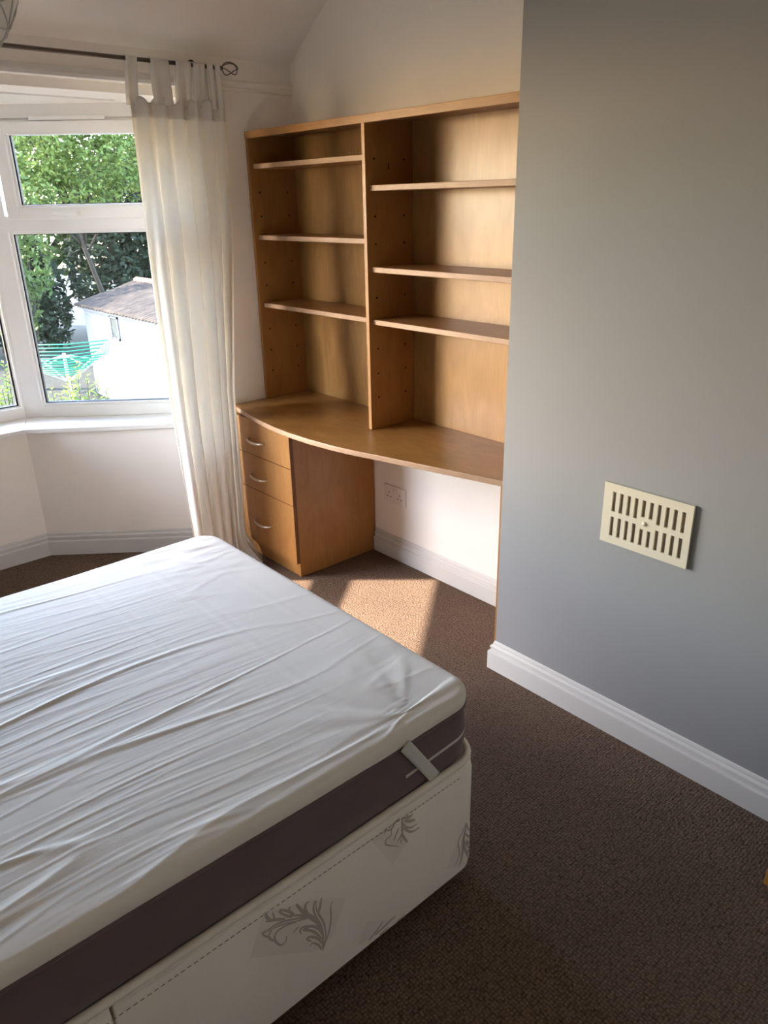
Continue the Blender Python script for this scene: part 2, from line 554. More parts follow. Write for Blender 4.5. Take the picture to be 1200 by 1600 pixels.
# end jambs
for nm, Cc, dA, nA, lb in (('trim_6', C_R, dR, nR, 'white reveal behind the curtain at the end of the bay'), ('trim_7', C_L, dL, nL, 'white reveal at the far left end of the bay')):
    p = [Cc + dA * (WR - .012) - nA * .04, Cc + dA * (WR + .16) - nA * .04, Cc + dA * (WR + .16) + nA * .1, Cc + dA * (WR - .012) + nA * .1]
    struct(MB().prism([(q.x, q.y) for q in p], .60, 2.02).build(nm, 'gloss_white'), lb, 'trim')
# light portals in the three windows (sampling aids for the sky only)
for Cc, dA, nA, W in ((C_R, dR, nR, WR), (C_L, Vector((1, 0, 0)), nF, WF), (C_L, dL, nL, WR)):
    ld = bpy.data.lights.new('window_portal', 'AREA')
    ld.shape = 'RECTANGLE'; ld.size = W - .1; ld.size_y = 1.3
    ld.cycles.is_portal = True
    lo = bpy.data.objects.new('window_portal', ld); COL.objects.link(lo)
    c = Cc + dA * (W / 2) + nA * .09 + Vector((0, 0, 1.305))
    zx = dA.copy(); zz = nA.copy(); yy = zz.cross(zx)
    if yy.z < 0: zx = -zx; yy = -yy
    R = Matrix((zx, yy, zz)).transposed().to_4x4()
    R.translation = c
    lo.matrix_world = R

# ------------------------------------------------------------------ desk, drawers, bookcase
DZ = 0.726
desk = thing('built_in_desk', (1.95, 2.3, 0), 'long curved wooden desk top built into the alcove', 'desk')
fc = [(3.098, 1.766), (2.989, 1.738), (2.86, 1.713), (2.739, 1.694), (2.63, 1.682), (2.52, 1.677), (2.38, 1.681), (2.242, 1.697), (2.14, 1.716), (2.049, 1.739), (1.90, 1.774), (1.76, 1.805), (1.65, 1.832), (1.532, 1.860), (1.520, 1.864)]
poly = [(x, y) for y, x in fc]
wt = MB().prism(poly + [(2.206, 1.520), (2.206, 3.098)], DZ - .022, DZ)
n_ = len(wt.v) // 2
wt.mi = [0, 0] + [1] * (len(wt.f) - 2)
o = wt.build('worktop', ['wood_top', 'wood_edge'], desk)
m = o.modifiers.new('bevel', 'BEVEL'); m.width = .003; m.segments = 2; m.limit_method = 'ANGLE'; m.angle_limit = math.radians(50)
MB().box(1.860, 2.19, 1.5175, 1.535, 0.0, DZ - .022, .001).build('end_panel', 'wood_upright', desk)

YR, YLc = 2.602, 3.098
cab = thing('drawer_unit', (1.97, 2.85, 0), 'three drawer wooden unit under the left end of the desk', 'drawers')
cb = MB()
zc = DZ - .0225
cb.box(1.749, 2.206, YR, YR + .018, 0, zc, .001)
cb.box(1.749, 2.206, YLc - .018, YLc, 0, zc, .001)
cb.box(2.19, 2.205, YR + .018, YLc - .018, 0, zc)
cb.box(1.752, 2.19, YR + .018, YLc - .018, 0.072, 0.088)
cb.box(1.752, 2.19, YR + .018, YLc - .018, zc - .016, zc)
cb.build('carcass', 'wood_upright', cab)
MB().box(1.753, 1.769, YR + .018, YLc - .018, 0, .072, .001).build('plinth', 'wood_upright', cab)
for zb, zt, hz in ((.532, zc - .003, .607), (.360, .529, .432), (.074, .357, .202)):
    d = MB()
    y0, y1, x0, x1 = YR - .004, YLc - .003, 1.729, 1.748
    vs = [(x, y, z) for z in (zb, zt) for y in (y0, y1) for x in (x0, x1)]
    d.add(vs, [(0, 4, 6, 2)], 0)
    d.add(vs, [(0, 2, 3, 1), (4, 5, 7, 6), (0, 1, 5, 4), (2, 6, 7, 3), (1, 3, 7, 5)], 1)
    dr = d.build('drawer', ['wood_upright', 'wood_edge_dark'], cab)
    dr.data.validate()
    box_ = MB().box(1.7485, 2.12, YR + .03, YLc - .03, zb + .02, zt - .03)
    box_.build('drawer_box', 'wood_back', dr)
    hp_ = []
    yc_ = 2.858
    for k in range(13):
        a = k / 12 * PI
        hp_.append((x0 - .026 * math.sin(a) ** .7 + .001, yc_ + .064 * math.cos(a), hz - .006 * math.sin(a)))
    MB().tube(hp_, [.0042 + .0016 * math.sin(k / 12 * PI) for k in range(13)], 8).build('handle', 'metal_brushed', dr, True)

bk = thing('bookcase', (2.07, 2.31, DZ), 'wide wooden bookcase with six shelves standing on the desk', 'bookcase')
XU, XP, ZT = 1.947, 2.196, 1.889
y_l, y_r, yd0, yd1 = 3.100, 1.520, 2.303, 2.321
zb_ = DZ + .001
MB().box(XU, XP, y_l - .018, y_l, zb_, ZT - .012, .001).build('side_panel', 'wood_upright', bk)
MB().box(XU, XP, y_r, y_r + .018, zb_, ZT - .012, .001).build('side_panel', 'wood_upright', bk)
MB().box(XU, XP - .008, yd0, yd1, zb_, ZT - .012, .001).build('divider', 'wood_upright', bk)
MB().box(XU + .0185, XP, y_r + .018, y_l - .018, ZT - .012, ZT - .002).build('top_board', 'wood_across', bk)
MB().box(XU - .003, XU + .018, y_r, y_l, ZT - .028, ZT, .0015).build('top_lip', 'wood_across', bk)
MB().box(XP - .007, XP, yd1, y_l - .018, zb_, ZT - .012).build('back_panel', 'wood_back', bk)
MB().box(XP - .007, XP, y_r + .018, yd0, zb_, ZT - .012).build('back_panel', 'wood_back', bk)
def shelf(y0, y1, z):
    d = MB()
    x0, x1 = XU + .020, XP - .0075
    z0, z1 = z - .010, z + .010
    vs = [(x, y, zz) for zz in (z0, z1) for y in (y0, y1) for x in (x0, x1)]
    d.add(vs, [(0, 2, 3, 1), (4, 5, 7, 6), (0, 1, 5, 4), (2, 6, 7, 3), (1, 3, 7, 5)], 0)
    d.add(vs, [(0, 4, 6, 2)], 1)
    o = d.build('shelf', ['wood_across', 'wood_edge'], bk)
    bm = bmesh.new(); bm.from_mesh(o.data); bmesh.ops.remove_doubles(bm, verts=bm.verts, dist=1e-5); bm.to_mesh(o.data); bm.free()
    m = o.modifiers.new('bevel', 'BEVEL'); m.width = .002; m.segments = 2
for z in (1.752, 1.461, 1.166):
    shelf(yd1 + .001, y_l - .019, z)
for z in (1.647, 1.359, 1.162):
    shelf(y_r + .019, yd0 - .001, z)
def holes(y, sgn, zs, extra=()):
    m = MB()
    for z in zs:
        for x in (1.990, 2.139):
            ring_ = [(x + .0042 * math.cos(a), y, z + .0042 * math.sin(a)) for a in [i * PI / 4 for i in range(8)]]
            back = [(px, y - .0007 * sgn * -1, pz) for px, _, pz in ring_]
            fs = [tuple(range(8)), tuple(range(15, 7, -1))] + [(i, (i + 1) % 8, 8 + (i + 1) % 8, 8 + i) for i in range(8)]
            m.add(ring_ + back, fs)
    for (x, z) in extra:
        m.box(x - .002, x + .002, min(y, y + .0007 * sgn), max(y, y + .0007 * sgn), z - .011, z + .011)
    part(m.build('peg_holes', 'hole_dark', bk), 'dark shelf peg holes', 'stuff')
zh = [.857 + .0988 * k for k in range(10)]
holes(y_l - .018, -1, [z for i, z in enumerate(zh) if i not in (3, 6, 9)])
holes(yd0, -1, [z for i, z in enumerate(zh) if i not in (3, 5, 8)], [(2.061, 1.721)])
holes(yd1, 1, [z for i, z in enumerate(zh) if i not in (3, 6, 9)])

# ------------------------------------------------------------------ wall fittings
vt = thing('air_vent', (XG, .989, .743), 'cream plastic slotted air vent on the grey wall', 'vent')
y0, y1, z0, z1 = .852, 1.126, .650, .836
xa, xc_ = XG - .0105, XG - .004
pl = MB()
Wv, Hv = y1 - y0, z1 - z0
def vb(u0, u1, v0, v1):      # u from the left edge as seen, v from the top
    pl.box(xa, xc_, y1 - u1 * Wv, y1 - u0 * Wv, z1 - v1 * Hv, z1 - v0 * Hv)
cols = [.105 + i * .0868 for i in range(10)]
cw = .040
rows = {i: ((.13, .455), (.545, .87)) for i in range(10)}
for i in (4, 5): rows[i] = ((.13, .40), (.60, .87))
vb(0, 1, 0, .13); vb(0, 1, .87, 1); vb(0, cols[0] - cw / 2 + .02, .13, .87); vb(cols[9] + cw / 2 + .02, 1, .13, .87)
cols = [c + .02 for c in cols]
for i in range(10):
    r0, r1 = rows[i]
    vb(cols[i] - cw / 2, cols[i] + cw / 2, r0[1], r1[0])
    if i < 9: vb(cols[i] + cw / 2, cols[i + 1] - cw / 2, .13, .87)
pl.build('plate', 'plastic_cream', vt)
rim = MB()
rim.box(xc_, XG - .0003, y0 + .003, y1 - .003, z0 + .003, z0 + .012); rim.box(xc_, XG - .0003, y0 + .003, y1 - .003, z1 - .012, z1 - .003)
rim.box(xc_, XG - .0003, y0 + .003, y0 + .012, z0 + .012, z1 - .012); rim.box(xc_, XG - .0003, y1 - .012, y1 - .003, z0 + .012, z1 - .012)
rim.build('rim', 'plastic_cream', vt)
part(MB().box(XG - .0030, XG - .0005, y0 + .012, y1 - .012, z0 + .012, z1 - .012).build('mesh_screen', 'vent_mesh', vt), 'brown mesh behind the slots')
kb = MB()
def kfn(u, v):
    a = u * 2 * PI; b = v * PI / 2
    return (xa - .006 * math.sin(b), .989 + .0075 * math.cos(b) * math.cos(a), .743 + .0075 * math.cos(b) * math.sin(a))
kb.grid(kfn, 14, 5, True)
kb.build('knob', 'plastic_cream', vt, True)

so = thing('wall_socket', (XB, 2.4535, .325), 'white double power socket on the wall under the desk', 'socket')
xs = XB - .009
o = MB().box(xs, XB - .0003, 2.4535 - .073, 2.4535 + .073, .325 - .043, .325 + .043, .003).build('plate', 'plastic_white', so)
for s in (-1, 1):
    yc_ = 2.4535 + s * .036
    for (dy, dz, w, h) in ((0, .010, .004, .009), (-.011, -.010, .008, .004), (.011, -.010, .008, .004)):
        MB().box(xs - .0004, xs + .001, yc_ + dy - w / 2, yc_ + dy + w / 2, .322 + dz - h / 2, .322 + dz + h / 2).build('pin_slot', 'hole_dark', so)
    MB().box(xs - .004, xs + .001, 2.4535 + s * .010 - .006, 2.4535 + s * .010 + .006, .340, .358, .0015).build('rocker_switch', 'plastic_white', so)

# leaning mirror whose corner enters at the right edge
mr = thing('leaning_mirror', (1.66, .25, 0), 'frameless mirror on a wooden foot leaning at the right edge', 'mirror')
def lean(p):                       # (t thickness, y, h along the leaning plane)
    a = math.radians(8.0)
    return (1.606 + p[2] * math.sin(a) + p[0] * math.cos(a), p[1], .006 + p[2] * math.cos(a) - p[0] * math.sin(a) * .5)
MB().fbox(lean, 0, .03, -.05, .432, 0, .045, .002).build('foot_rail', 'wood_amber', mr)
MB().fbox(lean, .008, .022, -.05, .432, .045, 1.32).build('mirror_backing', 'glass_edge', mr)
MB().fbox(lean, .004, .008, -.047, .429, .047, 1.317).build('mirror_face', 'mirror_glass', mr)

# paper lantern overhead
LC = Vector((.301, 1.425, 1.959)); LR = .2
la = thing('paper_lantern', (LC.x, LC.y, LC.z - LR), 'white paper globe lantern shade at the top left corner', 'lamp')
def lfn(u, v):
    a = u * 2 * PI; b = .12 + v * (PI - .24)
    rr = LR * (1 + .004 * math.cos(v * 2 * PI * 16))
    return (LC.x + rr * math.sin(b) * math.cos(a), LC.y + rr * math.sin(b) * math.sin(a), LC.z - rr * math.cos(b) * .97)
MB().grid(lfn, 48, 64, True).build('shade', 'paper', la, True)
rb = MB()
for tilt, rot in [(x, y) for x in (.25, -.25) for y in (0, .8, 1.6, 2.4)]:
    pts = []
    for k in range(41):
        a = k / 40 * 2 * PI
        p = Vector((math.cos(a), math.sin(a), 0)) * (LR * 1.002)
        p = Matrix.Rotation(rot, 3, 'Z') @ (Matrix.Rotation(PI / 2 * .55 + tilt, 3, 'X') @ p)
        pts.append(p + LC)
    rb.tube(pts, .0012, 5, cap=False)
rb.build('wire_ribs', 'elastic_grey', la, True)
MB().tube([(LC.x, LC.y, LC.z + LR * .95), (LC.x, LC.y, HC - .03)], .003, 8).build('cord', 'plastic_white', la)
MB().tube([(LC.x, LC.y, HC - .032), (LC.x, LC.y, HC - .001)], [.03, .045], 20).build('ceiling_rose', 'plastic_white', la)

# ------------------------------------------------------------------ curtain pole and curtain
YP, ZP = 3.005, 2.104
rod = thing('curtain_pole', (.6, YP, ZP), 'thin dark metal curtain pole with a wire cage end across the bay', 'curtain pole')
MB().tube([(-.70, YP, ZP), (.1, YP, ZP), (1.0, YP, ZP), (1.808, YP, ZP)], .0075, 12).build('pole', 'metal_pewter', rod, True)
for xf, sg in ((1.842, 1), (-.734, -1)):
    fi = MB()
    for k in range(4):
        pts = []
        for j in range(17):
            a = j / 16 * PI
            q = Vector((math.cos(a) * -.034, math.sin(a) * .027, 0))
            q = Matrix.Rotation(k * PI / 2 + j / 16 * 1.6, 3, 'X') @ q
            pts.append((xf + q.x * sg, YP + q.y, ZP + q.z))
        fi.tube(pts, .0021, 6)
    fi.build('finial', 'metal_pewter', rod, True)
for xb_ in (1.725, -.62):
    b = MB()
    b.tube([(xb_, YP, ZP - .012), (xb_, YP + .02, ZP - .004), (xb_ + .0, YW - .012, ZP + .02)], .0045, 8)
    b.tube([(xb_, YW - .011, ZP + .02), (xb_, YW - .001, ZP + .02)], .014, 12)
    b.build('bracket', 'metal_pewter', rod, True)

cu = thing('tab_top_curtain', (1.6, YP, 0), 'cream cotton tab top curtain drawn to the right of the bay', 'curtain')
TABS = [1.4215, 1.5335, 1.6320, 1.700, 1.745, 1.782]
NF = 6
def lerp(a, b, t): return a + (b - a) * t
def interp(tab, z):
    for (z0, v0), (z1, v1) in zip(tab, tab[1:]):
        if z >= z1:
            return lerp(v1, v0, (z - z1) / (z0 - z1))
    return tab[-1][1]
LE = [(2.0, 1.398), (1.6, 1.392), (1.167, 1.392), (.8, 1.40), (.4, 1.42), (.177, 1.435), (0, 1.45)]
RE = [(2.0, 1.803), (1.5, 1.785), (1.0, 1.748), (.84, 1.736), (.74, 1.733), (.3, 1.724), (.1, 1.715), (0, 1.730)]
ZTOP = 1.985
def cf(u, v):
    z = ZTOP * (1 - v) + .012 * v
    yc_ = YP + .004 - .062 * max(0, min(1, (1.5 - z) / .8))
    sc_ = yc_ / 3.0
    xl, xr = interp(LE, z) * sc_, interp(RE, z) * sc_
    w = u ** .92
    ph = u * NF * 2 * PI
    amp = .022 + .012 * min(1, v * 2.5)
    wob = noise.noise(Vector((u * 5, v * 1.8, 3.1))) * .022 * (0.3 + v) + noise.noise(Vector((u * 13, v * 3.0, 8.2))) * .008
    y = yc_ + amp * math.sin(ph + 2.2 * noise.noise(Vector((u * 2.1, v * 1.2, .5))) * (.4 + v)) * (0.75 + .5 * noise.noise(Vector((u * 7, 1.5, v)))) + wob
    x = lerp(xl, xr, w) + .010 * math.cos(ph) * min(1, v * 3) + noise.noise(Vector((u * 4, v * 4, 12))) * .006 * v
    if v > .93:
        k = (v - .93) / .07
        y -= k * k * .05 * (1 + .6 * math.sin(u * 9))
        x += k * k * .02 * math.sin(u * 13 + 1) + (k * k * .02 if u > .8 else 0)
    # scalloped top between the tabs
    if v < .02:
        dmin = min(abs(x - t_) for t_ in TABS)
        z -= max(0, min(.022, (dmin - .025) * 1.0)) * (1 - v / .02)
    e_ = max(0, (u - .86) / .14)
    y_o = y
    y += .025 * e_ * e_ * (3 - 2 * e_) * max(0, min(1, (1.6 - z) / .8))
    y = min(y, YW - .022)
    x *= lerp(1, y / y_o, .8)
    if z < .76: x = min(x, 1.7235)
    return (x, y, z)
cm = MB().grid(cf, 150, 110).build('panel', 'curtain_cotton', cu, True)
md = cm.modifiers.new('thick', 'SOLIDIFY'); md.thickness = .0012; md.offset = 0
hb = MB().grid(lambda u, v: (lambda p: (p[0], p[1] - .0035, p[2]))(cf(u, v * .036 + .0005)), 150, 5).build('header_band', 'curtain_cotton', cu, True)
md = hb.modifiers.new('thick', 'SOLIDIFY'); md.thickness = .001; md.offset = 0
for i, tx in enumerate(TABS):
    hw = .022 if i in (0, 3) else (.034 if i in (1, 2) else .015)
    best = min(range(301), key=lambda k: abs(cf(k / 300, .003)[0] - tx))
    yb_ = cf(best / 300, .003)[1]
    def tf(u, v, tx=tx, hw=hw, yb_=yb_):
        x = tx + (u - .5) * 2 * hw + .003 * math.sin(u * 9 + tx * 40)
        r_ = .0105
        zb = ZTOP - .03
        wv = .003 * math.sin(u * 8 + tx * 60)
        if v < .4:
            k = v / .4
            return (x, lerp(yb_ - .006, YP - r_, k) + wv, lerp(zb, ZP, k))
        if v < .6:
            a = (v - .4) / .2 * PI
            return (x, YP - r_ * math.cos(a) + wv, ZP + r_ * math.sin(a))
        k = (v - .6) / .4
        return (x, lerp(YP + r_, yb_ + .006, k) + wv, lerp(ZP, zb, k))
    tb = MB().grid(tf, 8, 30).build('tab', 'curtain_cotton', cu, True)
    md = tb.modifiers.new('thick', 'SOLIDIFY'); md.thickness = .0012; md.offset = 0

# ------------------------------------------------------------------ bed
BX0, BX1, BY0, BY1 = -.82, 1.090, .940, 2.150
def rrect(x0, x1, y0, y1, r, n=7):
    pts = []
    for cx, cy, a0 in ((x1 - r, y1 - r, 0), (x0 + r, y1 - r, PI / 2), (x0 + r, y0 + r, PI), (x1 - r, y0 + r, 1.5 * PI)):
        for k in range(n + 1):
            a = a0 + k / n * PI / 2
            pts.append((cx + r * math.cos(a), cy + r * math.sin(a)))
    return pts
def loft(mb, rings, mi=None, cap=(True, True)):
    n = len(rings[0]); o = len(mb.v)
    vs = [p for r in rings for p in r]
    fs = []; ms = []
    for i in range(len(rings) - 1):
        for k in range(n):
            fs.append((i * n + k, i * n + (k + 1) % n, (i + 1) * n + (k + 1) % n, (i + 1) * n + k))
            ms.append(mi[i] if mi else 0)
    if cap[0]: fs.append(tuple(range(n - 1, -1, -1))); ms.append(mi[0] if mi else 0)
    if cap[1]: fs.append(tuple((len(rings) - 1) * n + k for k in range(n))); ms.append(mi[-1] if mi else 0)
    mb.v += vs; mb.f += [tuple(o + i for i in f) for f in fs]; mb.mi += ms
    return mb
def rounded_slab(x0, x1, y0, y1, r, prof, n=8):
    """prof: list of (inset, z)"""
    mb = MB()
    rings = []
    for ins, z in prof:
        rings.append([(x, y, z) for x, y in rrect(x0 + ins, x1 - ins, y0 + ins, y1 - ins, max(r - ins, .01), n)])
    return loft(mb, rings)

SPL = .200
dv = thing('divan_base', (.14, 1.545, 0), 'cream divan bed base with printed leaf motifs on black castors', 'bed base')
def half(x0, x1, rl, rr):
    mb = MB(); rings = []
    for ins, z in ((.012, .052), (.002, .058), (0, .07), (0, .352), (.002, .366), (.004, .372), (.002, .380), (.008, .388), (.02, .390)):
        ring = []
        r = .055
        X0, X1, Y0, Y1 = x0 + (ins if rl else ins * .4), x1 - (ins if rr else ins * .4), BY0 - .006 + ins, BY1 + .006 - ins
        for cx, cy, a0, rd in ((X1, Y1, 0, rr), (X0, Y1, PI / 2, rl), (X0, Y0, PI, rl), (X1, Y0, 1.5 * PI, rr)):
            q = r if rd else .008
            sx = -1 if a0 in (0, 1.5 * PI) else 1
            sy = -1 if a0 in (0, PI / 2) else 1
            for k in range(7):
                a = a0 + k / 6 * PI / 2
                ring.append((cx + sx * q + q * math.cos(a), cy + sy * q + q * math.sin(a), z))
        rings.append(ring)
    return loft(mb, rings)
half(SPL + .0015, 1.104, False, True).build('base_half', 'divan_damask', dv, True, 40)
half(BX0 - .02, SPL - .0015, True, False).build('base_half', 'divan_damask', dv, True, 40)
for cx, cy in ((1.045, 1.0), (1.045, 2.09), (.26, 1.0), (.26, 2.09), (.14, 1.0), (.14, 2.09), (-.78, 1.0), (-.78, 2.09)):
    c = MB()
    c.tube([(cx - .012, cy, .024), (cx + .012, cy, .024)], .0235, 14)
    c.tube([(cx, cy, .03), (cx, cy, .056)], .014, 10)
    c.build('castor', 'black_plastic', dv, True, 40)
# stitched line below the top edge
st = MB()
yf = BY0 - .0065
x = -.78
while x < 1.03:
    st.box(x, x + .0075, yf, yf + .001, .3585, .3597)
    x += .0125
part(st.build('stitching', 'thread_grey', dv), 'grey dashed stitch line', 'stuff')
# printed leaf motifs (flat print on the fabric, half a millimetre proud)
def ribbon(mb, pts, widths, fn, off):
    L = []
    n = len(pts)
    for i, (a, b) in enumerate(pts):
        p0 = pts[max(i - 1, 0)]; p1 = pts[min(i + 1, n - 1)]
        dx, dy = p1[0] - p0[0], p1[1] - p0[1]
        l = math.hypot(dx, dy) or 1
        w = widths[i]
        L.append((a - dy / l * w, b + dx / l * w)); L.append((a + dy / l * w, b - dx / l * w))
    vs = [fn(p, off) for p in L]
    fs = [(2 * i, 2 * i + 1, 2 * i + 3, 2 * i + 2) for i in range(n - 1)]
    mb.add(vs, fs)
def frontface(cx, cz, rot):
    ca, sa = math.cos(rot), math.sin(rot)
    def fn(p, off):
        x = cx + p[0] * ca - p[1] * sa; z = cz + p[0] * sa + p[1] * ca
        z = max(z, .062)
        y = BY0 - .006
        over = x - (1.104 - .055)
        if over > 0:                               # follow the rounded corner
            th = min(over / .055, PI / 2)
            x = 1.104 - .055 + (.055 + off) * math.sin(th); y = BY0 - .006 + .055 - (.055 + off) * math.cos(th)
            return (x, y, z)
        return (x, y - off, z)
    return fn
# strokes (centre line in x, z and half width) of each printed leaf, and its pale backing patch
PRINTS = [
    ([([(0.6169, 0.1531), (0.6266, 0.1732), (0.6362, 0.1932), (0.6435, 0.2244), (0.644, 0.2561), (0.651, 0.2687)], 0.0016), ([(0.6195, 0.1604), (0.6237, 0.1945), (0.6197, 0.2303), (0.6095, 0.2615), (0.6051, 0.2874), (0.6082, 0.3036)], 0.0042), ([(0.6136, 0.2627), (0.6188, 0.2809), (0.6233, 0.3005)], 0.0021), ([(0.6234, 0.19), (0.6119, 0.2368), (0.5939, 0.2698), (0.5764, 0.2997), (0.5632, 0.3299)], 0.0032), ([(0.5869, 0.2823), (0.5829, 0.3097), (0.5923, 0.3145)], 0.0021), ([(0.6222, 0.205), (0.6085, 0.2465), (0.5866, 0.278), (0.561, 0.3013), (0.5431, 0.3159)], 0.0019), ([(0.5537, 0.3063), (0.54, 0.3249), (0.5238, 0.3445)], 0.0045), ([(0.5436, 0.322), (0.5484, 0.3353)], 0.0018), ([(0.5353, 0.3128), (0.5108, 0.3304), (0.4936, 0.3404)], 0.0022), ([(0.5056, 0.3331), (0.4978, 0.3467), (0.4938, 0.3625)], 0.0022), ([(0.5126, 0.3302), (0.5101, 0.3514)], 0.0014), ([(0.5864, 0.2751), (0.5564, 0.2919), (0.5346, 0.3047), (0.5129, 0.3128), (0.4984, 0.3142), (0.4826, 0.319)], 0.0035), ([(0.5597, 0.2847), (0.5375, 0.2944), (0.5151, 0.2957), (0.5082, 0.2798), (0.5191, 0.2549), (0.5323, 0.2546), (0.5345, 0.267)], 0.0016), ([(0.5055, 0.3125), (0.4935, 0.3011), (0.4824, 0.3171)], 0.0016), ([(0.4937, 0.3031), (0.5003, 0.2866), (0.5079, 0.2766)], 0.0016), ([(0.5749, 0.2533), (0.5957, 0.2367), (0.6104, 0.2128), (0.619, 0.1868)], 0.0051), ([(0.583, 0.2555), (0.5674, 0.2582), (0.5683, 0.244)], 0.0016), ([(0.5643, 0.2685), (0.5483, 0.2623)], 0.0014), ([(0.6163, 0.1764), (0.6054, 0.1999), (0.5903, 0.2174), (0.5804, 0.2199), (0.5913, 0.2027)], 0.0019), ([(0.614, 0.1595), (0.6062, 0.1805), (0.5929, 0.1967), (0.5865, 0.1916)], 0.0016)],
     [(0.4517, 0.277), (0.607, 0.1618), (0.6455, 0.1711), (0.6839, 0.2494), (0.6436, 0.2836), (0.4924, 0.3658)]),
    ([([(0.8463, 0.36), (0.8605, 0.3533), (0.8721, 0.3489), (0.8779, 0.3533)], 0.0024), ([(0.8533, 0.3493), (0.8691, 0.3374), (0.886, 0.3295)], 0.0029), ([(0.8504, 0.3437), (0.8574, 0.3279), (0.8747, 0.3156), (0.8918, 0.3149)], 0.0016), ([(0.8511, 0.3295), (0.8659, 0.3097), (0.8805, 0.3005), (0.899, 0.2986)], 0.0021), ([(0.8463, 0.3587), (0.8466, 0.3353), (0.8452, 0.317), (0.8313, 0.3039)], 0.0021), ([(0.8458, 0.3179), (0.8527, 0.2978), (0.8619, 0.2808)], 0.0021), ([(0.8457, 0.3111), (0.8419, 0.2908)], 0.0012), ([(0.8379, 0.3656), (0.8238, 0.3615), (0.8153, 0.3511), (0.7988, 0.3564)], 0.0019), ([(0.8153, 0.3511), (0.8121, 0.3343), (0.7988, 0.3327), (0.7979, 0.3196), (0.8143, 0.3037), (0.8344, 0.2883)], 0.0013), ([(0.8353, 0.3402), (0.8265, 0.3243), (0.8196, 0.314)], 0.0016), ([(0.7996, 0.3651), (0.7945, 0.3492)], 0.0009)],
     [(0.7583, 0.3582), (0.7961, 0.3562), (0.8613, 0.2806), (0.816, 0.2475)]),
    ([([(1.0562, 0.2067), (1.0433, 0.1866), (1.0286, 0.1662), (1.0332, 0.1228), (1.0187, 0.0926)], 0.0012), ([(1.0597, 0.2028), (1.0474, 0.1623), (1.0453, 0.1204), (1.036, 0.0829)], 0.0023), ([(1.0474, 0.1623), (1.0556, 0.1192), (1.0708, 0.0829), (1.0609, 0.0646)], 0.0027), ([(1.0601, 0.1935), (1.0712, 0.1706), (1.0852, 0.1672)], 0.0017), ([(1.0539, 0.1732), (1.072, 0.1483), (1.0878, 0.1468)], 0.0017), ([(1.0565, 0.1467), (1.0768, 0.1136), (1.0904, 0.1071)], 0.0038), ([(1.0663, 0.1116), (1.0814, 0.0849), (1.0891, 0.0697)], 0.0017)],
     [(0.9882, 0.1083), (1.0269, 0.1674), (1.0562, 0.2067), (1.0882, 0.1806), (1.093, 0.0604), (1.0556, 0.0652)]),
    ([([(0.7418, 0.0762), (0.7634, 0.0855), (0.7839, 0.0996)], 0.0019), ([(0.7608, 0.0766), (0.7873, 0.0806), (0.8069, 0.0846), (0.8217, 0.0851)], 0.0022), ([(0.7724, 0.0652), (0.7991, 0.0681)], 0.0016), ([(0.8263, 0.0634), (0.8515, 0.0693)], 0.001)],
     [(0.7084, 0.0866), (0.737, 0.1374), (0.784, 0.1035), (0.8264, 0.071), (0.7442, 0.0767)])]
def smooth_line(pts, n=5):
    out = []
    m_ = len(pts)
    for i in range(m_ - 1):
        p0, p1, p2, p3 = pts[max(i - 1, 0)], pts[i], pts[i + 1], pts[min(i + 2, m_ - 1)]
        for k in range(n):
            t_ = k / n
            out.append(tuple(.5 * (2 * b + (c - a) * t_ + (2 * a - 5 * b + 4 * c - d) * t_ ** 2 + (3 * b - a - 3 * c + d) * t_ ** 3) for a, b, c, d in zip(p0, p1, p2, p3)))
    return out + [pts[-1]]
ff = frontface(0, 0, 0)
for strokes, quad in PRINTS:
    q = MB()
    q.add([ff(p, .0003) for p in quad], [tuple(range(len(quad)))])
    part(q.build('print_patch', 'print_pale', dv), 'faint grey printed patch')  # pale backing patch, part of the fabric's printed pattern
    mb = MB(); lt_ = MB()
    for i, (pts, w) in enumerate(strokes):
        L = smooth_line(pts)
        ws = [max(.0007, w * 1.45 * (.45 + .65 * math.sin(PI * min(1, .12 + .88 * k / (len(L) - 1))))) for k in range(len(L))]
        ribbon(mb, L, ws, ff, .0006 + .00004 * i)
        if w > .0032:
            ribbon(lt_, L[3:-2], [x_ * .16 for x_ in ws[3:-2]], ff, .0017)
    lp_ = part(mb.build('leaf_print', 'print_taupe', dv), 'taupe printed acanthus leaf')
    if lt_.v: part(lt_.build('leaf_veins', 'divan_damask', lp_), 'pale veins of the printed leaf')

mt = thing('mattress', (.13, 1.545, .391), 'mattress with a dark plum border lying on the divan', 'mattress')
def wav(x, y, k): return noise.noise(Vector((x * 2.2, y * 2.2, k)))
def mslab(prof, r=.075, n=9, sub=40):
    mb = MB(); rings = []
    base = rrect(BX0, BX1, BY0, BY1, r, n)
    dense = []
    for i, p in enumerate(base):
        q = base[(i + 1) % len(base)]
        L = math.hypot(q[0] - p[0], q[1] - p[1]); m_ = max(1, int(L / .05))
        for k in range(m_):
            dense.append((lerp(p[0], q[0], k / m_), lerp(p[1], q[1], k / m_)))
    cxm, cym = (BX0 + BX1) / 2, (BY0 + BY1) / 2
    hx, hy = (BX1 - BX0) / 2, (BY1 - BY0) / 2
    for ins, z, wv in prof:
        rings.append([(cxm + (x - cxm) * (1 - ins / hx), cym + (y - cym) * (1 - ins / hy), z + wv * wav(x, y, z * 9) + (.018 * max(0, (.6 - x) / 1.4) if wv else 0)) for x, y in dense])
    return loft(mb, rings)
mslab(((.03, .392, 0), (.008, .398, .002), (.001, .412, .004), (-.002, .45, .004), (-.003, .49, .004), (.0, .525, .004), (.004, .540, .004), (.012, .548, .004), (.03, .552, .004))).build('border', 'mattress_border', mt, True, 60)
